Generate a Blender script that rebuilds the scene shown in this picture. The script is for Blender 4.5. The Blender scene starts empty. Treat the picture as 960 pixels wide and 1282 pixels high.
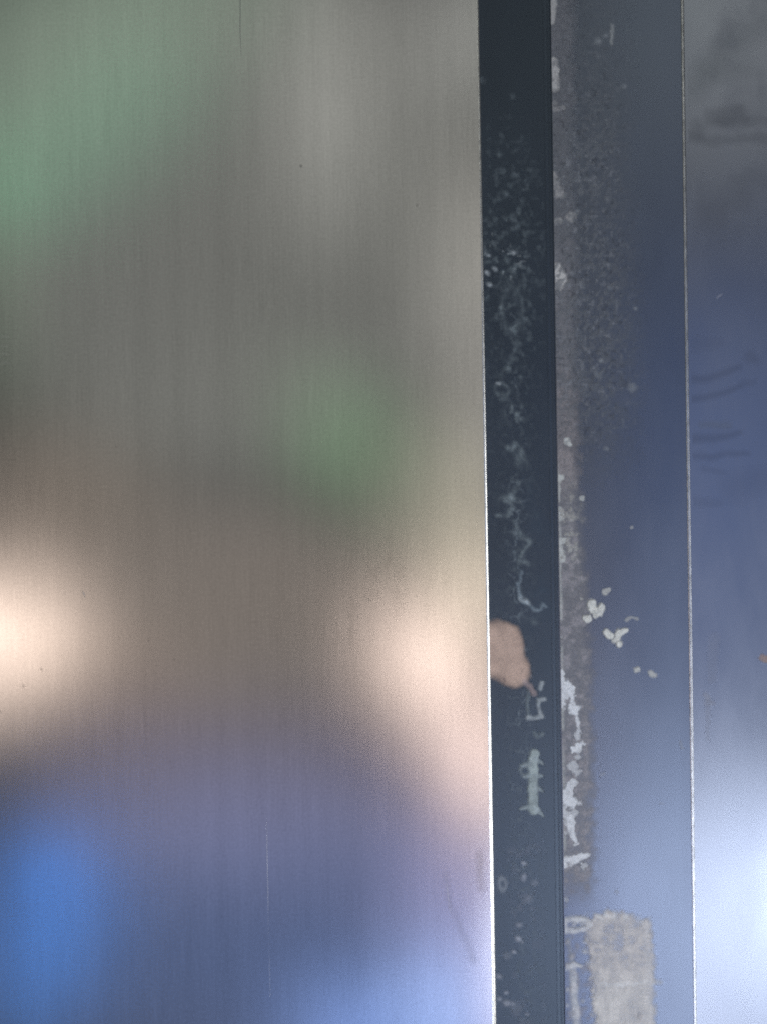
import bpy, math
import numpy as np

# ------------------------------------------------------------------ camera, world, lamps
S = 0.00025            # metres per photo pixel on the wall plane (photo 960 x 1282)
CX, CY = 480.0, 641.0
ROLL = 0.0150          # the phone was held about 0.9 degrees off plumb
CAM_D = 0.27           # camera to wall
LAMP_Y = -0.95         # unseen area lamps behind the camera, tuned glow by glow

scene = bpy.context.scene
col = scene.collection

cam_data = bpy.data.cameras.new('camera')
cam = bpy.data.objects.new('camera', cam_data)
col.objects.link(cam)
cam.location = (0, -CAM_D, 0)
cam.rotation_euler = (math.pi / 2, ROLL, 0)
cam_data.sensor_fit = 'VERTICAL'
cam_data.sensor_height = 24
cam_data.lens = 12.0 / ((1282 * S / 2) / CAM_D)
cam_data.clip_start = 0.01
cam_data.clip_end = 50
scene.camera = cam

world = bpy.data.worlds.new('World')
scene.world = world
world.use_nodes = True
bg = world.node_tree.nodes['Background']
WORLD = (0.070, 0.074, 0.076)
bg.inputs['Color'].default_value = (*WORLD, 1)
bg.inputs['Strength'].default_value = 1.0

# each area lamp: where its mirror image falls on the wall (photo pixels), width and height of that image, spin, colour*radiance
LAMPS = [
    ('violet_fill_strip', 672, 1260, 50, 320, 0, (1.493, 1.289, 1.968)),
    ('pale_fill_crest', 780, -30, 190, 150, 0, (1.926, 2.080, 1.772)),
    ('warm_lamp_side', 600, 750, 70, 130, 0, (1.767, 1.472, 1.178)),
    ('green_lamp_side', -10, 400, 60, 260, 0, (0.049, 0.099, 0.039)),
    ('warm_lamp_rim', 120, 850, 240, 160, 0, (0.126, 0.086, 0.067)),
    ('blue_lamp_base', 440, 1310, 160, 60, 0, (0.60, 1.00, 2.30)),
    ('blue_lamp_rim', 0, 1000, 120, 160, 0, (0.010, 0.020, 0.054)),
    ('blue_lamp_foot', 60, 1225, 40, 110, 0, (0.000, 0.458, 1.679)),
    ('grey_lamp_top', 600, 40, 140, 160, 0, (0.346, 0.346, 0.328)),
    ('grey_lamp_corner', 60, 30, 420, 160, 0, (0.033, 0.035, 0.031)),
    ('pale_fill_strip', 760, 1190, 120, 360, 0, (9.209, 10.152, 12.035)),
    ('grey_fill_mid', 330, 560, 560, 240, 0, (0.036, 0.036, 0.032)),
    ('violet_fill_wide', 300, 980, 560, 200, 0, (0.150, 0.125, 0.180)),
    ('green_lamp_haze', 56, 62, 640, 270, -37.7, (0.074, 0.135, 0.083)),
    ('warm_lamp_left', -10, 798, 200, 150, 0, (2.378, 1.864, 1.560)),
    ('warm_lamp_right', 528, 825, 64, 120, -24, (3.778, 2.931, 2.539)),
    ('warm_lamp_edge', 598, 945, 50, 170, -14, (3.607, 2.765, 2.525)),
    ('warm_lamp_high', 580, 640, 150, 200, 0, (0.478, 0.434, 0.339)),
    ('warm_fill_wide', 300, 760, 420, 260, 0, (0.211, 0.173, 0.147)),
    ('pale_fill_edge', 615, 400, 90, 420, 0, (0.493, 0.469, 0.432)),
    ('blue_lamp_left', 60, 1105, 30, 150, -8, (0.0, 0.82, 3.20)),
    ('blue_lamp_right', 562, 1268, 100, 110, 0, (1.05, 1.48, 2.75)),
    ('blue_lamp_wide', 300, 1175, 640, 400, 0, (0.060, 0.105, 0.270)),
    ('green_lamp', 125, 168, 330, 26, -37.7, (0.063, 0.627, 0.314)),
    ('green_lamp_low', -10, 240, 60, 90, 0, (0.000, 0.348, 0.139)),
    ('grey_lamp',         410, 130, 110, 330,  0, (0.262, 0.262, 0.244)),
    ('grey_fill_wide',    280, 230, 720, 700,  0, (0.155, 0.155, 0.139)),
    ('violet_fill_edge', 580, 1100, 160, 160, 0, (0.404, 0.349, 0.551)),
    ('warm_lamp_dim',     60, 620, 260, 160,  0, (0.212, 0.164, 0.127)),
    ('green_lamp_small', 435, 550, 150, 60, 42, (0.170, 0.426, 0.178)),
    ('white_lamp', 1000, 1140, 120, 240, 0, (18.175, 20.241, 23.546)),
    ('white_fill_low',    860, 1420, 300, 220,  0, (2.685, 3.028, 3.621)),
    ('pale_lamp_top', 935, 70, 240, 340, 0, (1.094, 1.115, 1.039)),
    ('blue_lamp_side',    900, 640, 360, 600,   0, (0.311, 0.455, 0.872)),
]


def wall_point(x, y):
    """photo pixel -> roll-free pixel on the wall"""
    dx, dy = x - CX, y - CY
    return CX + dx - ROLL * dy, CY + dy + ROLL * dx


def area_lamp(name, loc, rot, sx, sy, rgb):
    ld = bpy.data.lights.new(name, 'AREA')
    box = 'haze' in name                   # square-cut to give the corner glow a straight edge, the rest round
    ld.shape = 'RECTANGLE' if box else 'ELLIPSE'
    ld.size, ld.size_y = sx, sy
    m = max(max(rgb), 1e-6)
    ld.color = tuple(c / m for c in rgb)
    ld.energy = m * math.pi * sx * sy * (1.0 if box else math.pi / 4)
    o = bpy.data.objects.new(name, ld)
    o.location = loc
    o.rotation_euler = rot
    col.objects.link(o)
    return o


for i, (nm, px, py, w, h, spin, rgb) in enumerate(LAMPS):
    u, v = wall_point(px, py)
    ly = LAMP_Y - 0.012 * i                # staggered so overlapping lamps do not hide each other
    K = (CAM_D - ly) / CAM_D
    area_lamp(nm, ((u - CX) * S * K, ly, (CY - v) * S * K),
              (math.pi / 2, math.radians(spin), 0), w * S * K, h * S * K, rgb)
# added area lights to the right and left that brighten the rounded edges
SIDE = [('side_fill_right', (1.5, -0.75, -0.45), (math.pi / 2, 0, math.radians(62)), 0.55, 1.3, (9, 9.3, 9.6)),
        ('side_fill_left', (-1.5, -0.6, -0.5), (math.pi / 2, 0, math.radians(-66)), 0.5, 1.2, (2.4, 2.5, 2.8))]
for s in SIDE:
    area_lamp(*s)

vs = scene.view_settings
vs.view_transform = 'Standard'
vs.look = 'None'
vs.exposure = 0.0
vs.gamma = 1.0
vs.use_curve_mapping = False
scene.cycles.filter_width = 2.0
scene.cycles.use_denoising = False      # a little sensor-like grain stays in, as in the photograph

# ------------------------------------------------------------------ numpy noise and painting
RNG = np.random.default_rng(7)


def sstep(a, b, x):
    t = np.clip((x - a) / (b - a), 0, 1)
    return t * t * (3 - 2 * t)


def vnoise(U, V, su, sv, seed):
    """smooth value noise, cell su x sv pixels, range 0..1"""
    r = np.random.default_rng(seed)
    tab = r.random((257, 257))
    x, y = U / su + 1000.0, V / sv + 1000.0
    xi, yi = np.floor(x).astype(int), np.floor(y).astype(int)
    fx, fy = x - xi, y - yi
    fx, fy = fx * fx * (3 - 2 * fx), fy * fy * (3 - 2 * fy)
    g = lambda i, j: tab[(xi + i) % 257, (yi + j) % 257]
    return (g(0, 0) * (1 - fx) + g(1, 0) * fx) * (1 - fy) + (g(0, 1) * (1 - fx) + g(1, 1) * fx) * fy


def fbm(U, V, s, seed, octv=4, asp=1.0):
    t, a, n = 0, 0.5, 0
    for k in range(octv):
        t = t + a * vnoise(U, V, s / 2 ** k, s * asp / 2 ** k, seed + 17 * k)
        n += a
        a *= 0.55
    return t / n


class Canvas:
    """a thin film on a strip: colour, cover and relief on a one-pixel grid"""

    def __init__(self, x0, y0, x1, y1, step=1.0, warp=2.0, warp_s=7.0, seed=1):
        us = np.arange(x0, x1 + step / 2, step)
        vs_ = np.arange(y0, y1 + step / 2, step)
        self.U, self.V = np.meshgrid(us, vs_)
        self.WU = self.U + warp * 2 * (fbm(self.U, self.V, warp_s, seed) - .5)
        self.WV = self.V + warp * 2 * (fbm(self.U, self.V, warp_s, seed + 91) - .5)
        self.A = np.zeros_like(self.U)
        self.C = np.zeros(self.U.shape + (3,))
        self.H = np.zeros_like(self.U)
        self.seed = seed

    def add(self, m, c, a=1.0, h=0.1):
        m = np.clip(m, 0, 1)
        e = m * a
        out = e + self.A * (1 - e)
        w = np.where(out > 1e-6, e / np.maximum(out, 1e-6), 0)[..., None]
        self.C = self.C * (1 - w) + np.array(c) * w
        self.A = out
        self.H = np.maximum(self.H, m * h)
        return self

    def ell(self, x, y, rx, ry=None, rot=0, soft=0.5):
        ry = ry or rx
        u, v = wall_point(x, y)
        a = math.radians(rot)
        du, dv = self.WU - u, self.WV - v
        p, q = du * math.cos(a) + dv * math.sin(a), -du * math.sin(a) + dv * math.cos(a)
        d = np.sqrt((p / rx) ** 2 + (q / ry) ** 2)
        return 1 - sstep(1 - soft, 1 + soft * .6, d)

    def ring(self, x, y, rx, ry, w=2.0):
        u, v = wall_point(x, y)
        d = np.sqrt(((self.WU - u) / rx) ** 2 + ((self.WV - v) / ry) ** 2)
        return np.exp(-((d - 1) * min(rx, ry) / w) ** 2)

    def stroke(self, pts, w=2.0, w2=None, soft=0.6):
        best = np.full(self.U.shape, 1e9)
        P = [wall_point(*p) for p in pts]
        n = len(P) - 1
        for k in range(n):
            (ax, ay), (bx, by) = P[k], P[k + 1]
            ex, ey = bx - ax, by - ay
            L = ex * ex + ey * ey + 1e-9
            t = np.clip(((self.WU - ax) * ex + (self.WV - ay) * ey) / L, 0, 1)
            d = np.hypot(self.WU - ax - t * ex, self.WV - ay - t * ey)
            ww = w if w2 is None else w + (w2 - w) * (k + t) / n
            best = np.minimum(best, d / ww)
        return 1 - sstep(1 - soft, 1 + soft, best)

    def poly(self, pts, soft=2.0):
        """soft filled polygon"""
        P = np.array([wall_point(*p) for p in pts])
        inside = np.zeros(self.U.shape, bool)
        dist = np.full(self.U.shape, 1e9)
        for k in range(len(P)):
            (ax, ay), (bx, by) = P[k], P[(k + 1) % len(P)]
            c = ((ay > self.WV) != (by > self.WV)) & \
                (self.WU < (bx - ax) * (self.WV - ay) / ((by - ay) or 1e-9) + ax)
            inside ^= c
            ex, ey = bx - ax, by - ay
            t = np.clip(((self.WU - ax) * ex + (self.WV - ay) * ey) / (ex * ex + ey * ey + 1e-9), 0, 1)
            dist = np.minimum(dist, np.hypot(self.WU - ax - t * ex, self.WV - ay - t * ey))
        sd = np.where(inside, dist, -dist)
        return sstep(-soft, soft, sd)

    def noise(self, s, k=0, asp=1.0, octv=4):
        return fbm(self.U, self.V, s, self.seed + 1000 + k, octv, asp)

    def build(self, name, mat, parent, y, amin=0.04, blur=1):
        A = np.clip(self.A, 0, 1)
        for _ in range(blur):
            for ax in (0, 1):
                q = np.pad(A, [(1, 1) if a == ax else (0, 0) for a in (0, 1)], mode='edge')
                A = (.25 * q[:-2] + .5 * q[1:-1] + .25 * q[2:]) if ax == 0 else (.25 * q[:, :-2] + .5 * q[:, 1:-1] + .25 * q[:, 2:])
        ny, nx = A.shape
        keep = np.maximum.reduce([A[:-1, :-1], A[1:, :-1], A[:-1, 1:], A[1:, 1:]]) > amin
        jy, jx = np.nonzero(keep)
        if len(jy) == 0:
            return None
        idx = np.stack([jy * nx + jx, (jy + 1) * nx + jx, (jy + 1) * nx + jx + 1, jy * nx + jx + 1], 1)
        used, inv = np.unique(idx.ravel(), return_inverse=True)
        X = (self.U.ravel()[used] - CX) * S
        Z = (CY - self.V.ravel()[used]) * S
        Y = y - 0.00004 - self.H.ravel()[used] * 0.001
        co = np.stack([X, Y, Z], 1).astype(np.float32)
        me = bpy.data.meshes.new(name)
        nf = len(jy)
        me.vertices.add(len(used))
        me.vertices.foreach_set('co', co.ravel())
        me.loops.add(nf * 4)
        me.loops.foreach_set('vertex_index', inv.astype(np.int32).ravel())
        me.polygons.add(nf)
        me.polygons.foreach_set('loop_start', np.arange(0, nf * 4, 4, dtype=np.int32))
        me.polygons.foreach_set('use_smooth', np.ones(nf, bool))
        me.update(calc_edges=True)
        at = me.attributes.new('film', 'FLOAT_COLOR', 'POINT')
        rgba = np.concatenate([self.C.reshape(-1, 3)[used], A.ravel()[used][:, None]], 1)
        at.data.foreach_set('color', rgba.astype(np.float32).ravel())
        me.materials.append(mat)
        o = bpy.data.objects.new(name, me)
        col.objects.link(o)
        o.parent = parent
        return o


# ------------------------------------------------------------------ materials
def new_mat(name):
    m = bpy.data.materials.new(name)
    m.use_nodes = True
    nt = m.node_tree
    return m, nt, nt.nodes['Principled BSDF'], nt.nodes['Material Output']


def noise_node(nt, scale, vec=(1, 1, 1), detail=3, rough=0.6):
    tc = nt.nodes.new('ShaderNodeTexCoord')
    mp = nt.nodes.new('ShaderNodeMapping')
    mp.inputs['Scale'].default_value = vec
    n = nt.nodes.new('ShaderNodeTexNoise')
    n.inputs['Scale'].default_value = scale
    n.inputs['Detail'].default_value = detail
    n.inputs['Roughness'].default_value = rough
    nt.links.new(tc.outputs['Object'], mp.inputs['Vector'])
    nt.links.new(mp.outputs['Vector'], n.inputs['Vector'])
    return n.outputs['Fac']


def ramp(nt, fac, a, b, lo, hi):
    r = nt.nodes.new('ShaderNodeMapRange')
    r.inputs['From Min'].default_value = a
    r.inputs['From Max'].default_value = b
    r.inputs['To Min'].default_value = lo
    r.inputs['To Max'].default_value = hi
    nt.links.new(fac, r.inputs['Value'])
    return r.outputs['Result']


def math_node(nt, op, a, b):
    n = nt.nodes.new('ShaderNodeMath')
    n.operation = op
    for k, x in enumerate((a, b)):
        if isinstance(x, (int, float)):
            n.inputs[k].default_value = x
        else:
            nt.links.new(x, n.inputs[k])
    return n.outputs[0]


def bump(nt, height, dist, strength=1.0, prev=None):
    b = nt.nodes.new('ShaderNodeBump')
    b.inputs['Strength'].default_value = strength
    b.inputs['Distance'].default_value = dist
    nt.links.new(height, b.inputs['Height'])
    if prev is not None:
        nt.links.new(prev, b.inputs['Normal'])
    return b.outputs['Normal']


def scaled_colour(nt, rgb, fac):
    c = nt.nodes.new('ShaderNodeVectorMath')
    c.operation = 'SCALE'
    c.inputs[0].default_value = rgb
    nt.links.new(fac, c.inputs['Scale'])
    return c.outputs[0]


def brushed_metal():
    m, nt, p, out = new_mat('brushed_metal')
    nt.nodes.remove(p)
    g = nt.nodes.new('ShaderNodeBsdfAnisotropic')
    g.distribution = 'BECKMANN'
    grain = noise_node(nt, 1150, (1, 1, 1), 2, 0.75)
    vert = noise_node(nt, 1.0, (1700, 1, 70), 3)
    streak = noise_node(nt, 1.0, (170, 1, 5), 3)
    horz = noise_node(nt, 1.0, (260, 1, 1300), 2)
    patch = noise_node(nt, 22, (1, 1, 1), 2)
    weave = math_node(nt, 'SUBTRACT', math_node(nt, 'MULTIPLY', math_node(nt, 'ADD', vert, math_node(nt, 'MULTIPLY', horz, .4)), .8), .56)
    weave = math_node(nt, 'MULTIPLY', weave, ramp(nt, patch, .35, .7, .35, 1.1))
    tot = math_node(nt, 'ADD', weave, grain)
    shade = math_node(nt, 'ADD', tot, math_node(nt, 'MULTIPLY', math_node(nt, 'SUBTRACT', streak, .5), .5))
    nt.links.new(scaled_colour(nt, (0.66, 0.655, 0.645), ramp(nt, shade, 0., 1., .80, 1.20)), g.inputs['Color'])
    nt.links.new(ramp(nt, patch, .3, .7, .195, .215), g.inputs['Roughness'])
    nt.links.new(g.outputs[0], out.inputs['Surface'])
    return m


def plain_metal(name, rgb, rough, wear=0.0):
    m, nt, p, out = new_mat(name)
    p.inputs['Metallic'].default_value = 1
    p.inputs['Roughness'].default_value = rough
    g = noise_node(nt, 1.0, (600, 600, 260), 5, .75)
    nt.links.new(scaled_colour(nt, rgb, ramp(nt, g, .35, .65, 1 - wear, 1.0)), p.inputs['Base Color'])
    return m


def dark_gloss(name, rgb, rough, diffuse):
    """blue-black coated steel: part metallic mirror, part pigment"""
    m, nt, p, out = new_mat(name)
    p.inputs['Metallic'].default_value = 1
    mott = noise_node(nt, 60, (1, 1, .4), 4)
    nt.links.new(scaled_colour(nt, rgb, ramp(nt, mott, .3, .7, .94, 1.06)), p.inputs['Base Color'])
    nt.links.new(ramp(nt, mott, .3, .7, rough - .02, rough + .03), p.inputs['Roughness'])
    d = nt.nodes.new('ShaderNodeBsdfDiffuse')
    d.inputs['Color'].default_value = (*diffuse, 1)
    ad = nt.nodes.new('ShaderNodeAddShader')
    nt.links.new(p.outputs[0], ad.inputs[0])
    nt.links.new(d.outputs[0], ad.inputs[1])
    nt.links.new(ad.outputs[0], out.inputs['Surface'])
    return m


def film_material(name, rough=0.6, spec=0.3, grain=0.25):
    m, nt, p, out = new_mat(name)
    a = nt.nodes.new('ShaderNodeAttribute')
    a.attribute_name = 'film'
    g = noise_node(nt, 1800, (1, 1, 1), 3, .7)
    mul = nt.nodes.new('ShaderNodeVectorMath')
    mul.operation = 'SCALE'
    nt.links.new(a.outputs['Color'], mul.inputs[0])
    nt.links.new(ramp(nt, g, .3, .7, 1 - grain, 1 + grain), mul.inputs['Scale'])
    nt.links.new(mul.outputs[0], p.inputs['Base Color'])
    p.inputs['Roughness'].default_value = rough
    p.inputs['Specular IOR Level'].default_value = spec
    nt.links.new(bump(nt, g, 0.00006, .6), p.inputs['Normal'])
    tr = nt.nodes.new('ShaderNodeBsdfTransparent')
    mx = nt.nodes.new('ShaderNodeMixShader')
    nt.links.new(a.outputs['Alpha'], mx.inputs[0])
    nt.links.new(tr.outputs[0], mx.inputs[1])
    nt.links.new(p.outputs[0], mx.inputs[2])
    nt.links.new(mx.outputs[0], out.inputs['Surface'])
    return m


M_METAL = brushed_metal()
M_EDGE = plain_metal('cut_metal_edge', (0.80, 0.785, 0.75), 0.32, .45)
M_BEAD = plain_metal('bead_metal', (0.62, 0.62, 0.63), 0.34, .5)
M_DARK = dark_gloss('dark_recess_coating', (0.070, 0.085, 0.104), 0.42, (0.002, 0.003, 0.006))
M_MID = dark_gloss('dark_strip_coating', (0.150, 0.171, 0.220), 0.36, (0.002, 0.003, 0.006))
M_RIGHT = dark_gloss('dark_panel_coating', (0.228, 0.240, 0.280), 0.29, (0.002, 0.003, 0.006))
M_FILM = film_material('glue_and_reflection_film', .5, .4)  # also carries the reflections painted on the right panel
M_DUST = film_material('dust_film', .36, .6, .1)
M_CRUST = film_material('glue_and_reflection_crust', .5, .4, .14)  # also carries the painted lamp reflection and edge highlights
M_GROOVE, _nt, _p, _o = new_mat('groove_black')
_p.inputs['Base Color'].default_value = (0.02, 0.024, 0.035, 1)
_p.inputs['Roughness'].default_value = .5
M_SCR = plain_metal('scratch_metal', (0.72, 0.72, 0.74), 0.5, .4)
M_SCRD = plain_metal('scratch_metal_dull', (0.42, 0.42, 0.41), 0.45, .3)


# ------------------------------------------------------------------ panels
ZT, ZB = 0.42, -0.42       # panels run on beyond the frame


def edge_x(u_top, u_bot):
    """x of an upright line that is at u_top at photo top and u_bot at photo bottom"""
    def f(z):
        v = CY - z / S
        return (u_top + (u_bot - u_top) * v / 1282 - CX) * S
    return f


def loft(name, prof_fn, mat, parent, zs, closed=True, smooth=True):
    """sweep a profile (x, y) along z; prof_fn(z) -> list of points"""
    vs_, fs = [], []
    n = None
    for z in zs:
        pr = prof_fn(z)
        n = len(pr)
        vs_ += [(x, y, z) for x, y in pr]
    for k in range(len(zs) - 1):
        for i in range(n if closed else n - 1):
            j = (i + 1) % n
            fs.append((k * n + i, k * n + j, (k + 1) * n + j, (k + 1) * n + i))
    if closed:
        fs.append(tuple(range(n))[::-1])
        fs.append(tuple((len(zs) - 1) * n + i for i in range(n)))
    me = bpy.data.meshes.new(name)
    me.from_pydata(vs_, [], fs)
    me.update()
    import bmesh
    bm = bmesh.new()
    bm.from_mesh(me)
    bmesh.ops.recalc_face_normals(bm, faces=bm.faces)
    bm.to_mesh(me)
    bm.free()
    if smooth:
        me.polygons.foreach_set('use_smooth', np.ones(len(me.polygons), bool))
        try:
            me.set_sharp_from_angle(angle=math.radians(24))
        except Exception:
            pass
    me.materials.append(mat)
    o = bpy.data.objects.new(name, me)
    col.objects.link(o)
    o.parent = parent
    return o


def thing(name, label, cat, loc=(0, 0, 0)):
    o = bpy.data.objects.new(name, None)
    col.objects.link(o)
    o['label'] = label
    o['category'] = cat
    return o


ZS = list(np.linspace(ZB, ZT, 57))
Y_METAL, Y_DARK, Y_MID, Y_RIGHT = -0.0035, 0.0, -0.00015, -0.00022
XM = edge_x(606.4, 609.4)      # right edge of the brushed panel
XS = edge_x(696.8, 696.0)      # seam between dark recess strip and middle strip
XL = edge_x(862.6, 859.8)      # bright bead

wall = loft('wall', lambda z: [(-0.6, 0.012), (0.6, 0.012), (0.6, 0.03), (-0.6, 0.03)], M_GROOVE, None, [ZB - .05, ZT + .05], smooth=False)
wall['kind'] = 'structure'
wall['label'] = 'dark wall behind the panels'

# --- brushed panel
metal = thing('brushed_metal_panel', 'large brushed silver metal panel filling the left, with a bright cut edge', 'metal panel')


def edge_w(z):
    v = (CY - z / S) / 1282
    return (2.2 + 2.4 * max(0, min(1.2, v)) ** 1.3) * S


def sheet_prof(z):
    """rolled sheet: the face undulates by a few hundredths of a millimetre"""
    x1 = XM(z) - edge_w(z)
    pts = []
    for x in np.linspace(-0.40, x1, 45):
        d = 0.00005 * math.sin(52 * x + 21 * z + 1.0) * math.cos(38 * z - 17 * x) + 0.00003 * math.sin(95 * z + 40 * x)
        pts.append((x, Y_METAL + d * min(1.0, (x1 - x) / 0.03)))
    return pts + [(x1, 0.009), (-0.40, 0.009)]


loft('sheet', sheet_prof, M_METAL, metal, list(np.linspace(ZB, ZT, 113)))


def edge_prof(z):
    w = edge_w(z) - 0.00002
    x1 = XM(z)
    pts = [(x1 - w, 0.0085)]
    for a in np.linspace(8, 62, 7):
        t = (math.sin(math.radians(a)) - math.sin(math.radians(8))) / (math.sin(math.radians(62)) - math.sin(math.radians(8)))
        pts.append((x1 - w + w * t, Y_METAL + w * 0.9 * (math.cos(math.radians(8)) - math.cos(math.radians(a)))))
    pts.append((x1, 0.0085))
    return pts


loft('cut_edge', edge_prof, M_EDGE, metal, ZS)

# --- dark recess strip
dark = thing('recessed_dark_strip', 'narrow recessed navy strip with glue smears beside the bright metal edge', 'trim strip')
loft('strip_face', lambda z: [(XM(z) + 0.0001, 0.0), (XS(z) - 9 * S, 0.0), (XS(z) - 9 * S, 0.008), (XM(z) + 0.0001, 0.008)],
     M_DARK, dark, ZS, smooth=False)


def seam_prof(z):
    x0, x1 = XS(z) - 8.9 * S, XS(z) - 0.05 * S
    return [(x0, 0.0078), (x0, 0.0), (x0 + 1.5 * S, -0.00002), (x0 + 3.0 * S, 0.0), (x0 + 4.2 * S, 0.00003), (x0 + 5.6 * S, 0.0),
            (x0 + 7 * S, -0.00002), (x1, 0.0), (x1, 0.0078)]


loft('seam_lip', seam_prof, M_DARK, dark, ZS)

# --- middle strip
mid = thing('dusty_dark_strip', 'wide dark blue strip with a dusty glue band, white drips and a beige patch', 'trim strip')


def mid_prof(z):
    x0, x1 = XS(z), XL(z) - 1.9 * S
    r = 1.6 * S
    p = [(x0, 0.008)]
    for a in np.linspace(0, 90, 7):
        p.append((x0 + r - r * math.cos(math.radians(a)), Y_MID + r - r * math.sin(math.radians(a))))
    b = 14 * S
    p += [(x1 - b, Y_MID), (x1 - b * .8, Y_MID + 0.00001), (x1, Y_MID - 0.00004), (x1, 0.008)]
    return p


loft('strip_face', mid_prof, M_MID, mid, ZS)

# --- right panel
right = thing('smooth_dark_panel', 'smooth navy panel at the far right with a thin silver bead along its edge', 'panel')


def bead_prof(z):
    w = (3.0 + 1.0 * max(0, min(1, (CY - z / S) / 1282))) * S
    xc = XL(z)
    p = [(xc - w / 2, 0.0082)]
    for t in np.linspace(-1, 1, 9):
        p.append((xc + w / 2 * t, Y_RIGHT - 0.00004 - w * .07 * (1 - t * t)))
    p.append((xc + w / 2, 0.0082))
    return p


loft('panel_face', lambda z: [(XL(z) + 2.05 * S, Y_RIGHT), (0.40, Y_RIGHT), (0.40, 0.0084), (XL(z) + 2.05 * S, 0.0084)], M_RIGHT, right, ZS, smooth=False)
loft('edge_bead', bead_prof, M_BEAD, right, ZS)


# ------------------------------------------------------------------ wear on the brushed panel
def sliver(name, pts, w, mat, parent, y):
    """hairline raised scratch following photo points"""
    P = [wall_point(*p) for p in pts]
    vs_, fs = [], []
    n = len(P)
    for k, (u, v) in enumerate(P):
        t = w * (0.25 if k in (0, n - 1) else 1.0) * S / 2
        x, z = (u - CX) * S, (CY - v) * S
        vs_ += [(x - t, y - 0.00001, z), (x, y - 0.00004, z), (x + t, y - 0.00001, z)]
    for k in range(n - 1):
        for i in (0, 1):
            fs.append((k * 3 + i, k * 3 + 3 + i, k * 3 + 4 + i, k * 3 + 1 + i))
    me = bpy.data.meshes.new(name)
    me.from_pydata(vs_, [], fs)
    me.materials.append(mat)
    o = bpy.data.objects.new(name, me)
    col.objects.link(o)
    o.parent = parent
    return o


sliver('scratch', [(336, 1020), (336.6, 1060), (337.4, 1100), (338, 1150), (339.5, 1200), (340, 1240)], 0.22, M_SCR, metal, Y_METAL)
sliver('scratch', [(303, -30), (303.4, 10), (303.2, 45), (304.5, 78)], 0.7, M_SCRD, metal, Y_METAL)
sliver('scratch', [(556, 1085), (560, 1120), (563, 1140)], 0.3, M_SCR, metal, Y_METAL)
sliver('scratch', [(108, 738), (110, 741), (112, 747)], 0.8, M_SCRD, metal, Y_METAL)

cv = Canvas(370, 205, 388, 222, warp=1, seed=3)
cv.add(cv.ell(378.5, 213.5, 1.5), (.08, .08, .08), .6, .0)
cv.build('speck', M_FILM, metal, Y_METAL)
for k, (x, y, r) in enumerate([(58, 835, 1.4), (36, 856, 1.5), (3, 865, 1.4), (7, 888, 1.4), (521, 262, 1.2), (150, 560, 1.0), (190, 800, 1.1), (222, 823, 1.2)]):
    u, v = wall_point(x, y)
    cv = Canvas(int(u) - 4, int(v) - 4, int(u) + 4, int(v) + 4, warp=.8, seed=30 + k)
    cv.add(cv.ell(x, y, r), (.12, .10, .09), .35, .0)
    cv.build('speck', M_FILM, metal, Y_METAL)
# grubby marks near the cut edge and at far left
cv = Canvas(545, 1055, 606, 1205, warp=3, warp_s=11, seed=40)
m = cv.stroke([(555, 1088), (561, 1120), (572, 1150), (588, 1182), (590, 1195)], 3, 4.5, soft=.95)
cv.add(m * (0.35 + 0.9 * cv.noise(7)), (.30, .29, .40), .15, .0)
m = cv.stroke([(598, 1065), (597, 1085), (600, 1105)], 4, soft=.95)
cv.add(m * (0.4 + cv.noise(6, 1)), (.40, .33, .34), .2, .0)
cv.build('smudge_or_painted_reflection', M_FILM, metal, Y_METAL, .012, 5)
cv = Canvas(415, 640, 520, 850, warp=6, warp_s=16, seed=44)
n = sstep(.52, .74, cv.noise(9, 0, 2.5)) * cv.ell(485, 720, 32, 55, 10, .9)
n2 = sstep(.5, .75, fbm(cv.U, cv.V, 4, 60, 2, 9)) * cv.ell(425, 800, 22, 50, 8, .9)
cv.add(np.maximum(n, n2), (.32, .25, .19), .10, .0)
cv.build('smudge_or_painted_reflection', M_FILM, metal, Y_METAL, .012, 5)
cv = Canvas(0, 415, 30, 485, warp=.6, seed=48)
for k in range(5):
    cv.add(cv.stroke([(8 + .4 * k, 424 + 11 * k), (17, 424.5 + 11 * k)], 1.3, soft=.9), (.45, .45, .38), .20, 0)
cv.build('smudge_or_painted_reflection', M_FILM, metal, Y_METAL, .012, 5)

# ------------------------------------------------------------------ residue and a painted reflection on the recessed dark strip
GL = (.30, .36, .39)       # thin grey-blue glue haze
GW = (.62, .68, .72)
cv = Canvas(609, -60, 688, 1345, warp=3.2, warp_s=9, seed=5)
side = sstep(688, 676, cv.U)
n1, n2 = cv.noise(6, 1), cv.noise(26, 2, 1.6)
inb = cv.ell(640, 320, 45, 160, 0, .8)
cv.add(sstep(.50, .80, n1) * inb, GL, .34, .05)
d = vnoise(cv.U, cv.V, 3.2, 3.2, 71)
cv.add(sstep(.78, .95, d) * cv.ell(628, 320, 30, 40, 0, .8), (.55, .6, .62), .55, .08)
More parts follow.
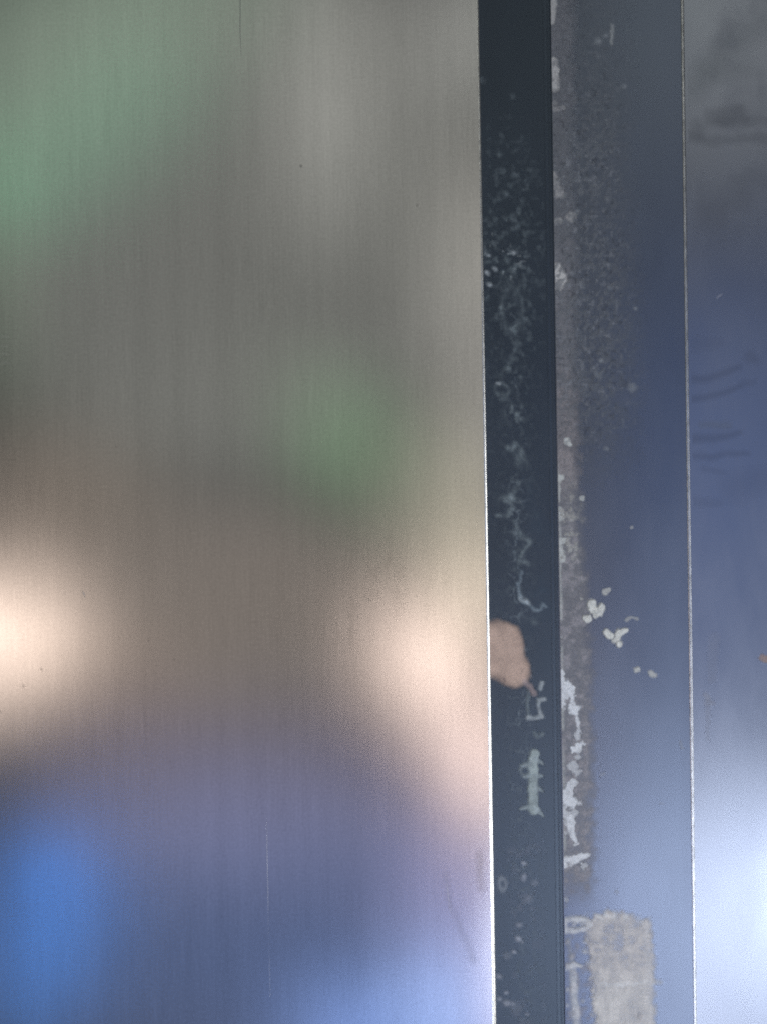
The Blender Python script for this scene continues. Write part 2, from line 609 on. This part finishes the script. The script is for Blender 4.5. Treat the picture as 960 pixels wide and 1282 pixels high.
# a wandering chain of half-dried curls down the middle of the strip
path = .5 * cv.noise(60, 9, 1.5) - .25
curl = np.abs(cv.noise(13, 5) - .5)
lines = 1 - sstep(.010, .045, curl)
zone = np.exp(-((cv.U - 648 - 30 * path) / 13) ** 2)
lo = sstep(560, 640, cv.V) * sstep(1360, 700, cv.V) + .35 * sstep(330, 400, cv.V)
cv.add(lines * zone * np.clip(lo, 0, 1), (.42, .50, .56), .34, .06)
cv.add(sstep(.5, .75, n1) * zone * sstep(340, 500, cv.V) * sstep(860, 640, cv.V), GL, .26, .05)
cv.add(sstep(.45, .8, n2) * sstep(645, 675, cv.U) * sstep(560, 640, cv.V) * sstep(900, 800, cv.V), (.10, .15, .22), .22, .02)
cv.add(cv.ring(640, 388, 12, 27, 3.0) * (.4 + .6 * n1), GL, .30, .05)
cv.add(cv.ring(628, 489, 8, 9, 2.0) * .8, GL, .42, .08)
for x, y, r, a in [(624, 480, 3, .7), (629, 497, 6, .35), (611, 321, 2.4, .7), (618, 338, 3, .6), (609, 342, 3, .7), (612, 355, 3, .8), (643, 316, 3.2, .6),
                   (640, 338, 4, .45), (633, 325, 4, .4), (643, 449, 5, .4), (635, 461, 4, .5), (600, 100, 6, .4), (631, 242, 4, .45), (640, 271, 4, .3),
                   (625, 193, 3, .4), (627, 170, 3, .25), (640, 120, 4, .2), (652, 405, 4, .25), (646, 430, 6, .25), (668, 778, 5, .3)]:
    cv.add(cv.ell(x, y, r * 1.25, r * .9, 30, .8), GW if a > .5 else GL, a * .75, .12)
cv.add(cv.ell(644, 516, 11, 12, 0, .8) * sstep(.42, .62, n1), GL, .55, .1)
cv.add(cv.stroke([(634, 561), (640, 563), (644, 556)], 2.4, soft=.9), GL, .55, .1)
cv.add(cv.ell(650, 573, 7, 12, 0, .9), GL, .30, .05)
cv.add(cv.stroke([(622, 646), (636, 645), (642, 634), (634, 627), (644, 616), (648, 604)], 2.6, soft=.9) * (.4 + .8 * n1), GL, .62, .1)
cv.add(cv.stroke([(625, 625), (640, 622), (652, 628)], 3, soft=.9) * n1, GL, .5, .1)
cv.add(cv.stroke([(643, 655), (651, 672), (662, 678), (654, 690), (650, 702), (660, 706)], 2.6, soft=.9) * (.5 + .6 * n1), GL, .55, .1)
cv.add(cv.stroke([(652, 716), (648, 730), (649, 745), (653, 751), (661, 756), (667, 764), (675, 763), (677, 755), (683, 760)], 2.0, soft=.9), (.42, .52, .60), .52, .12)
cv.add(cv.stroke([(652, 749), (660, 754)], 2.5), GW, .45, .12)
cv.add(sstep(.50, .74, cv.noise(4, 30, 1.2)) * (.4 + .6 * cv.noise(40, 31)) * sstep(690, 670, cv.U) * sstep(100, 260, cv.V), (.20, .25, .28), .14, .03)
cv.A *= np.clip(.10 + 1.5 * cv.noise(4.5, 33) ** 1.2, 0, 1.15)
cv.build('glue_smear', M_FILM, dark, Y_DARK, .03)

# warm lamp reflection painted on as a flesh-coloured dab with a tail
cv = Canvas(609, 755, 680, 885, warp=4.5, warp_s=9, seed=11)
body = cv.poly([(600, 779), (618, 775), (634, 779), (646, 786), (652, 798), (655, 815), (659, 832), (661, 845), (655, 852), (646, 860), (634, 859), (622, 853), (600, 842)], 3.5)
soft = cv.ell(625, 815, 38, 46, 0, .35)
cv.add(body * (.62 + .62 * cv.noise(12)), (.66, .475, .385), .93, .12)
cv.add(cv.ell(633, 852, 3, 2.5, 0, .7), (.30, .21, .20), .6, .05)
cv.add(cv.ell(652, 838, 2.5, 4, 20, .8), (.25, .19, .16), .45, .05)
cv.add(cv.stroke([(655, 852), (664, 862), (667, 868)], 3.5, 2.2), (.6, .47, .46), .55, .08)
cv.A *= np.clip(1 - .75 * sstep(640, 612, cv.U) * (sstep(795, 768, cv.V) + sstep(838, 860, cv.V)), 0, 1)
cv.build('painted_warm_reflection', M_CRUST, dark, Y_DARK, .04, 7)

cv = Canvas(640, 855, 690, 935, warp=1.6, warp_s=6, seed=12)
cv.add(cv.stroke([(661, 866), (659, 882), (661, 898)], 2.0, soft=.9), GL, .5, .08)
cv.add(cv.stroke([(660, 898), (667, 899), (677, 897)], 2.6, soft=.7), GW, .72, .14)
cv.add(cv.stroke([(677, 897), (673, 882), (674, 876), (681, 875)], 2.0, soft=.8), GW, .55, .12)
cv.add(cv.stroke([(676, 862), (678, 854)], 2.4, soft=.8), GW, .5, .12)
cv.add(cv.stroke([(668, 918), (672, 923), (678, 919)], 2.2, soft=.9), GL, .5, .1)
cv.A *= np.clip(.2 + 1.3 * cv.noise(5, 33), 0, 1.1)
cv.build('glue_curl', M_FILM, dark, Y_DARK)

# the pale comb-shaped glue run
cv = Canvas(640, 935, 690, 1030, warp=2.6, warp_s=7, seed=13)
cv.add(cv.stroke([(668, 944), (666, 958), (666, 990), (667, 1014)], 6.2, 5.4, soft=.28) * (.85 + .3 * cv.noise(8)), (.50, .58, .58), .80, .22)
for a, b in [((664, 955), (651, 959)), ((660, 971), (653, 973)), ((670, 950), (679, 956)), ((671, 972), (678, 971)), ((671, 985), (678, 992)), ((662, 1010), (650, 1012)), ((670, 1012), (679, 1021))]:
    cv.add(cv.stroke([a, b], 3.2, 1.2, soft=.6), (.42, .49, .52), .7, .14)
cv.add(cv.ring(656, 965, 5.5, 6, 1.6), (.4, .47, .5), .55, .1)
cv.A *= np.clip(.45 + 1.0 * cv.noise(7, 33), 0, 1.05)
cv.build('glue_run', M_CRUST, dark, Y_DARK, .04, 2)

# specks low on the strip
cv = Canvas(609, 1050, 688, 1345, warp=2.0, warp_s=6, seed=14)
for x, y, r, a in [(655, 1081, 3.2, .6), (656, 1096, 3.5, .5), (654, 1100, 4, .4), (668, 1105, 5, .25), (660, 1125, 7, .18), (649, 1158, 4, .45), (648, 1175, 4, .65), (653, 1179, 3, .4),
                   (643, 1192, 3.5, .65), (634, 1196, 6, .2), (624, 1222, 4, .5), (633, 1243, 3.2, .6), (624, 1250, 3.5, .4), (633, 1255, 4.5, .6), (640, 1257, 4, .35), (659, 1270, 3, .35), (645, 1262, 8, .15)]:
    cv.add(cv.ell(x, y, r, r * .85, 20, .85), (.52, .56, .66), a, .14)
cv.add(cv.ring(628, 1107, 4, 7, 2.0), (.45, .50, .58), .45, .1)
cv.add(sstep(.55, .8, cv.noise(12)) * np.exp(-((cv.U - 645) / 22) ** 2), (.35, .38, .48), .22, .03)
cv.build('glue_speck', M_FILM, dark, Y_DARK, .03)

# ------------------------------------------------------------------ residue and painted highlights on the middle strip
FU0 = 698.2
cv = Canvas(FU0, -60, 822, 640, warp=2.5, warp_s=8, seed=21)
fall = sstep(826, 752, cv.U + 26 * (cv.noise(40, 7) - .3)) * (.35 + .65 * sstep(40, 230, cv.V)) * sstep(640, 470, cv.V + 60 * (cv.noise(50, 8) - .5))
peb = cv.noise(6.0, 1, 1.0, 3)
peb2 = fbm(cv.U + .7 * cv.V, cv.V - .7 * cv.U, 4, 77, 3, 2.0)
pat = sstep(.40, .62, .5 * peb + .5 * peb2)
cv.add((.30 + .70 * pat) * fall, (.20, .215, .24), .50, .0)
cv.H = 0.26 * (.5 * peb + .5 * peb2) * fall
cv.add(sstep(.74, .95, vnoise(cv.U, cv.V, 5, 5, 5)) * fall, (.40, .42, .46), .22, 0)
cv.add(sstep(.70, .92, vnoise(cv.U, cv.V, 4, 4, 6)) * fall, (.05, .055, .07), .30, 0)
for x, y, r, a in [(757, 46, 3.4, .3), (748, 52, 5, .32), (790, 485, 6, .35), (795, 387, 3, .4), (752, 451, 3, .5), (780, 108, 4, .25), (763, 360, 4, .25), (748, 470, 5, .25), (757, 562, 3.5, .3), (722, 265, 3, .3)]:
    cv.add(cv.ell(x, y, r, r * .9, 0, .9), (.42, .45, .48), a, .08)
cv.add(cv.stroke([(765, 32), (765, 54)], 2.6, soft=.8), (.45, .47, .47), .42, .1)
cv.build('dust_film', M_DUST, mid, Y_MID, .03, 0)

# the brownish band along the seam
cv = Canvas(FU0, -60, 748, 1140, warp=3.0, warp_s=10, seed=22)
wid = 722 + 12 * sstep(560, 850, cv.V) + 8 * (cv.noise(30, 2, 2) - .5)
band = sstep(10, -9, cv.U - wid + 16 * (cv.noise(9, 12) - .5)) * (sstep(250, 380, cv.V) * .55 + .6) * sstep(1145, 1085, cv.V)
nz = cv.noise(7, 3)
warm = sstep(440, 520, cv.V) * sstep(640, 580, cv.V)
cv.add(band * (.45 + .75 * nz), (.33, .325, .345), .62, .04)
cv.add(band * warm * (.5 + .6 * nz), (.37, .32, .32), .45, .04)
low = sstep(620, 700, cv.V)
cv.add(band * low * sstep(.48, .70, nz), (.41, .385, .42), .42, .07)
cv.add(band * sstep(590, 640, cv.V) * sstep(740, 690, cv.V) * sstep(.52, .72, cv.noise(6, 8)), (.58, .57, .52), .42, .09)
edge = sstep(5.0, 1.5, cv.U - FU0) * sstep(570, 600, cv.V)
cv.add(edge * sstep(.38, .62, cv.noise(16, 6, 2)), (.56, .58, .56), .55, .06)
cv.build('glue_band', M_FILM, mid, Y_MID, .03)

# pale blobs along the seam, top: painted edge highlights and glue
def blobs(name, items, colr, seed, mat=M_CRUST, y=Y_MID, parent=mid, warp=1.4, rag=0.7):
    for k, (pts, w, a, h) in enumerate(items):
        P = np.array([wall_point(*p) for p in pts])
        w = w if isinstance(w, tuple) else (w, w)
        pad = max(w) * 2.4 + 5
        c = Canvas(max(int(P[:, 0].min() - pad), FU0 if parent is mid else 0), int(P[:, 1].min() - pad), int(P[:, 0].max() + pad), int(P[:, 1].max() + pad), step=.5, warp=warp, warp_s=6, seed=seed + k)
        if len(pts) == 1:
            mm = c.ell(pts[0][0], pts[0][1], w[0], w[1], 0, .45)
        else:
            mm = c.stroke(pts, w[0], w[1], soft=.45)
        if rag:
            if len(pts) == 1:
                mw = c.ell(pts[0][0], pts[0][1], w[0] * 1.35, w[1] * 1.35, 0, .8)
            else:
                mw = c.stroke(pts, w[0] * 1.5, w[1] * 1.5, soft=.9)
            mm = sstep(.34, .78, mw * .95 + rag * .55 * (c.noise(3.4, 9, 1, 2) - .5) + rag * .45 * (c.noise(9, 10) - .5))
        c.add(mm * (.6 + .7 * c.noise(4)), colr, a, h * .4)
        c.H *= (.7 + .6 * c.noise(5, 4))
        c.build(name, mat, parent, y, .04, 5)


blobs('glue_or_highlight_blob', [
    ([(691, 0), (691, 14), (689, 28)], (4.5, 3), .62, .16),
    ([(692, 78), (693, 95), (694, 110)], (4.0, 4.0), .72, .18),
    ([(693, 130), (694, 138), (704, 135)], (3.0, 2.0), .45, .1),
    ([(692, 219), (696, 232), (700, 243)], (3.4, 4.6), .66, .18),
    ([(698, 277)], (5.5, 4.5), .72, .2),
    ([(714, 272)], (6.0, 6.5), .72, .25),
    ([(694, 338), (699, 347), (698, 352)], (6, 8.5), .92, .3),
    ([(691, 365), (695, 390)], (3, 3), .25, .08),
], (.58, .57, .56), 300)
blobs('glue_or_highlight_blob', [
    ([(709, 553), (711, 556)], (3.4, 2.6), .85, .2),
    ([(728, 624)], (3.8, 3.2), .75, .18),
    ([(699, 599), (702, 598)], (3.6, 3.0), .85, .2),
    ([(698, 604), (697, 628)], (2.6, 2.2), .6, .12),
    ([(699, 638), (700, 648)], (3.4, 4.4), .62, .18),
    ([(699, 678), (707, 676)], (3.5, 2.2), .75, .2),
    ([(699, 688), (703, 700)], (5.0, 3.6), .70, .2),
    ([(712, 689)], (3, 4), .5, .15),
    ([(698, 706), (698, 730)], (3.0, 2.0), .5, .12),
    ([(702, 797)], (4, 7), .35, .1),
], (.70, .72, .70), 330)
# crumbs
blobs('glue_crumb', [
    ([(734, 774)], (5.2, 5.0), .95, .9),
    ([(741, 762), (739, 756)], (5.0, 4.0), .9, .8),
    ([(749, 766), (751, 760)], (4.0, 3.4), .9, .8),
    ([(744, 770)], (4.5, 4), .7, .5),
    ([(757, 790), (763, 796)], (2.8, 3.0), .95, .6),
    ([(769, 801), (773, 794)], (3.2, 3.0), .85, .5),
    ([(775, 791), (782, 790)], (3.2, 2.6), .9, .6),
    ([(774, 806)], (4.6, 4.4), 1.0, .9),
    ([(757, 741), (762, 737)], (2.6, 1.8), .6, .07),
    ([(784, 775), (790, 772), (797, 775)], (1.8, 1.4), .4, .15),
    ([(796, 838), (798, 838)], (2.8, 2.4), .75, .3),
    ([(813, 841), (818, 845)], (2.4, 3.0), .6, .07),
    ([(790, 660)], (2.4, 2.0), .4, .15),
    ([(727, 749)], (2.4, 2.0), .5, .15),
], (.84, .84, .79), 360, warp=1.8)
# white drips by the seam
DRIP = [
    ([(700, 840), (702, 850), (705, 857), (713, 862)], (2.6, 4.4), .9, .3),
    ([(703, 869), (707, 864), (712, 868)], (4.5, 3.0), .9, .35),
    ([(703, 872), (702, 884)], (5.0, 3.0), .82, .25),
    ([(712, 866), (716, 880), (718, 889)], (2.8, 5.4), .95, .4),
    ([(718, 889), (721, 900), (723, 916)], (3.4, 2.2), .85, .25),
    ([(722, 918), (723, 925)], (2.4, 1.6), .7, .2),
    ([(715, 937), (722, 939), (727, 931)], (2.4, 3.4), .95, .35),
    ([(723, 948), (719, 946)], (2.2, 1.6), .6, .2),
    ([(716, 957), (720, 966)], (4.0, 5.0), .62, .25),
    ([(717, 978), (713, 986)], (4.2, 5.0), .82, .3),
    ([(708, 990), (709, 1004), (713, 1006)], (5.5, 6.5), .88, .4),
    ([(718, 1003), (728, 1006)], (4.0, 1.6), .7, .2),
    ([(704, 1014), (708, 1020)], (4.0, 3.0), .72, .25),
    ([(718, 1018), (713, 1026)], (3.0, 3.4), .66, .2),
    ([(712, 1026), (715, 1040), (721, 1055)], (4.6, 2.0), .92, .35),
    ([(704, 1030), (707, 1042)], (2.8, 2.0), .5, .15),
    ([(706, 1080), (716, 1076), (727, 1073), (735, 1071)], (4.4, 3.2), .92, .35),
    ([(706, 1074), (706, 1082)], (3.6, 3.6), .8, .3),
    ([(731, 1086)], (3.2, 4.5), .5, .15),
    ([(707, 1125)], (4.0, 3.0), .4, .12),
]
blobs('glue_drip', DRIP, (.84, .86, .90), 400, warp=3.4, rag=1.5)

# scraped beige glue patch at the bottom
cv = Canvas(FU0, 1120, 828, 1350, warp=4.0, warp_s=8, seed=24)
body = cv.poly([(730, 1150), (745, 1146), (760, 1141), (780, 1143), (800, 1150), (812, 1148), (816, 1165), (818, 1230), (820, 1360), (748, 1370), (745, 1300), (741, 1255), (737, 1215), (733, 1180)], 8.0)
body = sstep(.25, .80, body * .95 + .9 * (cv.noise(4, 40, 1, 2) - .5) * (body < .97))
nz, ng = cv.noise(7, 1), cv.noise(18, 2, .6)
top = sstep(1235, 1190, cv.V + 20 * (cv.noise(20, 6) - .5))
cv.add(body * np.clip(.30 + .55 * nz + .65 * fbm(cv.U, cv.V, 26, 88, 4, .16), 0, 1) * (1 - .45 * top * sstep(.52, .66, cv.noise(9, 5, .55))), (.74, .70, .68), .88, .07)
cv.add(body * sstep(1200, 1260, cv.V) * (.5 + .5 * ng), (.80, .78, .75), .55, .07)
rim = cv.stroke([(722, 1158), (738, 1150), (760, 1146), (785, 1149), (810, 1152)], 6, 5, soft=.8)
cv.add(rim * sstep(.40, .62, cv.noise(5, 3)), (.88, .88, .88), .7, .07)
cv.add(cv.stroke([(748, 1233), (790, 1231), (815, 1229), (826, 1229)], 2.4, 1.6, soft=.8), (.86, .86, .86), .5, .07)
cv.add(cv.stroke([(808, 1155), (811, 1190), (813, 1260), (816, 1350)], 3.5, soft=.9) * (.5 + .6 * nz), (.78, .76, .76), .6, .07)
cv.add(cv.ell(800, 1272, 4, 5, 0, .8), (.45, .42, .42), .5, .2)
cv.A *= np.clip(.62 + .6 * fbm(cv.U, cv.V, 6, 90, 3, 3.0), 0, 1.05) * (1 - .35 * sstep(790, 826, cv.U))
cv.H *= (.6 + .8 * nz)
cv.build('glue_patch', M_CRUST, mid, Y_MID, .04, 3)

cv = Canvas(FU0, 1125, 745, 1350, warp=2.6, warp_s=7, seed=25)
nz = cv.noise(6, 1)
cv.add(cv.stroke([(706, 1152), (714, 1150), (730, 1151), (736, 1156)], 3.2, 4, soft=.7), (.80, .81, .84), .8, .25)
cv.add(cv.stroke([(707, 1164), (720, 1164), (733, 1161)], 3.4, 3, soft=.7), (.80, .81, .84), .8, .25)
cv.add(cv.stroke([(706, 1150), (706, 1166)], 3.0, soft=.8), (.80, .81, .84), .6, .2)
cv.add(cv.stroke([(710, 1175), (714, 1200), (717, 1208)], 2.4, soft=.9) * (.3 + nz), (.52, .53, .56), .6, .15)
cv.add(cv.stroke([(707, 1212), (716, 1206), (726, 1209)], 3.4, 2.0, soft=.7), (.80, .81, .84), .85, .25)
cv.add(cv.stroke([(716, 1210), (717, 1235), (719, 1262), (722, 1300), (723, 1345)], 4.0, 4.4, soft=.7) * (.45 + .9 * nz), (.80, .81, .84), .8, .2)
cv.add(sstep(.50, .72, nz) * sstep(742, 728, cv.U) * sstep(1165, 1180, cv.V), (.50, .48, .52), .42, .08)
for x, y, r in [(731, 1190, 4), (708, 1238, 3.4), (728, 1253, 3), (731, 1178, 3), (709, 1258, 3), (735, 1205, 3)]:
    cv.add(cv.ell(x, y, r, r * .8, 0, .8), (.80, .81, .84), .5, .15)
cv.A *= np.clip(.25 + 1.3 * cv.noise(4, 50), 0, 1.1)
cv.build('glue_streak', M_CRUST, mid, Y_MID, .04, 2)

# thin scuffs near the bead
blobs('scuff', [([(851, 928), (853, 936)], (2.0, 1.6), .3, .05), ([(826, 1005), (830, 1006)], (1.8, 1.4), .15, .04), ([(752, 970), (756, 968)], (2.0, 1.4), .25, .05), ([(771, 1116)], (3, 3), .25, .06)], (.60, .62, .68), 470, mat=M_FILM, rag=0)

# ------------------------------------------------------------------ marks and painted dark reflections on the right panel
cv = Canvas(868, -40, 1010, 330, warp=5, warp_s=22, seed=26)
n = cv.noise(14, 1)
DK = (.045, .052, .068)  # dark bars of a reflection, put into the film colour
cv.add(cv.poly([(884, 138), (930, 133), (934, 150), (905, 160), (884, 158)], 7) * (.6 + .5 * n), DK, .17, .0)
cv.add(cv.ell(872, 162, 10, 14, 0, .8), DK, .12, .0)
cv.add(cv.stroke([(862, 170), (890, 178), (930, 174), (990, 172)], 6, soft=.95), DK, .12, .0)
cv.add(cv.stroke([(900, 155), (945, 152), (1000, 146)], 5, soft=.95), DK, .10, .0)
cv.add(cv.stroke([(870, 110), (905, 60), (960, 30), (1000, 18)], 14, soft=.95), (.20, .22, .23), .16, .0)
cv.add(cv.stroke([(880, 90), (930, 85)], 14, soft=.95), (.18, .20, .20), .10, .0)
cv.add(sstep(.45, .8, cv.noise(40, 3)) * sstep(330, 250, cv.V) * sstep(868, 885, cv.U), (.12, .13, .16), .14, .0)
cv.build('smudge_or_painted_reflection', M_FILM, right, Y_RIGHT, .015, 5)
cv = Canvas(867, 380, 1000, 660, warp=3, warp_s=20, seed=27)
DB = (.040, .050, .085)  # curved dark reflections painted as film
for pts, w, a in [([(866, 475), (885, 474), (905, 467), (925, 459)], 3.6, .50), ([(866, 500), (882, 498), (905, 491), (925, 484)], 3.2, .50), ([(866, 549), (890, 549), (912, 546), (925, 542)], 4.0, .52),
                  ([(866, 572), (890, 573), (910, 568), (935, 568)], 3.2, .46), ([(880, 588), (905, 592)], 2.6, .30), ([(938, 447), (946, 450)], 5, .36), ([(930, 480), (944, 478)], 4, .28),
                  ([(920, 610), (950, 600), (990, 604)], 14, .20), ([(868, 628), (900, 630)], 4, .25), ([(866, 432), (900, 428)], 8, .15)]:
    cv.add(cv.stroke(pts, w * 1.4, w * .8, soft=.95), DB, a * .25, .0)
cv.add(cv.stroke([(878, 531), (910, 533)], 4, soft=.95), (.22, .25, .30), .18, .0)
cv.build('smudge_or_painted_reflection', M_FILM, right, Y_RIGHT, .015, 5)
blobs('scuff', [([(883, 870), (885, 873)], (3.4, 3.2), .35, .06), ([(884, 879), (892, 880)], (3.6, 2.4), .3, .05), ([(885, 885), (885, 925)], (3.6, 2), .16, .03),
                ([(897, 372), (902, 369)], (1.6, 1.2), .4, .05), ([(893, 800), (890, 850)], (8, 6), .10, .0)], (.50, .52, .62), 500, mat=M_FILM, y=Y_RIGHT, parent=right, rag=0)
blobs('paint_fleck', [([(953, 823), (960, 825)], (3.0, 3.4), .55, .15)], (.55, .38, .30), 520, y=Y_RIGHT, parent=right)

for o in col.objects:
    if o.name.split('.')[0] in ('dust_film', 'glue_smear', 'glue_speck', 'glue_band'):
        o['kind'] = 'stuff'              # a film nobody could pick apart
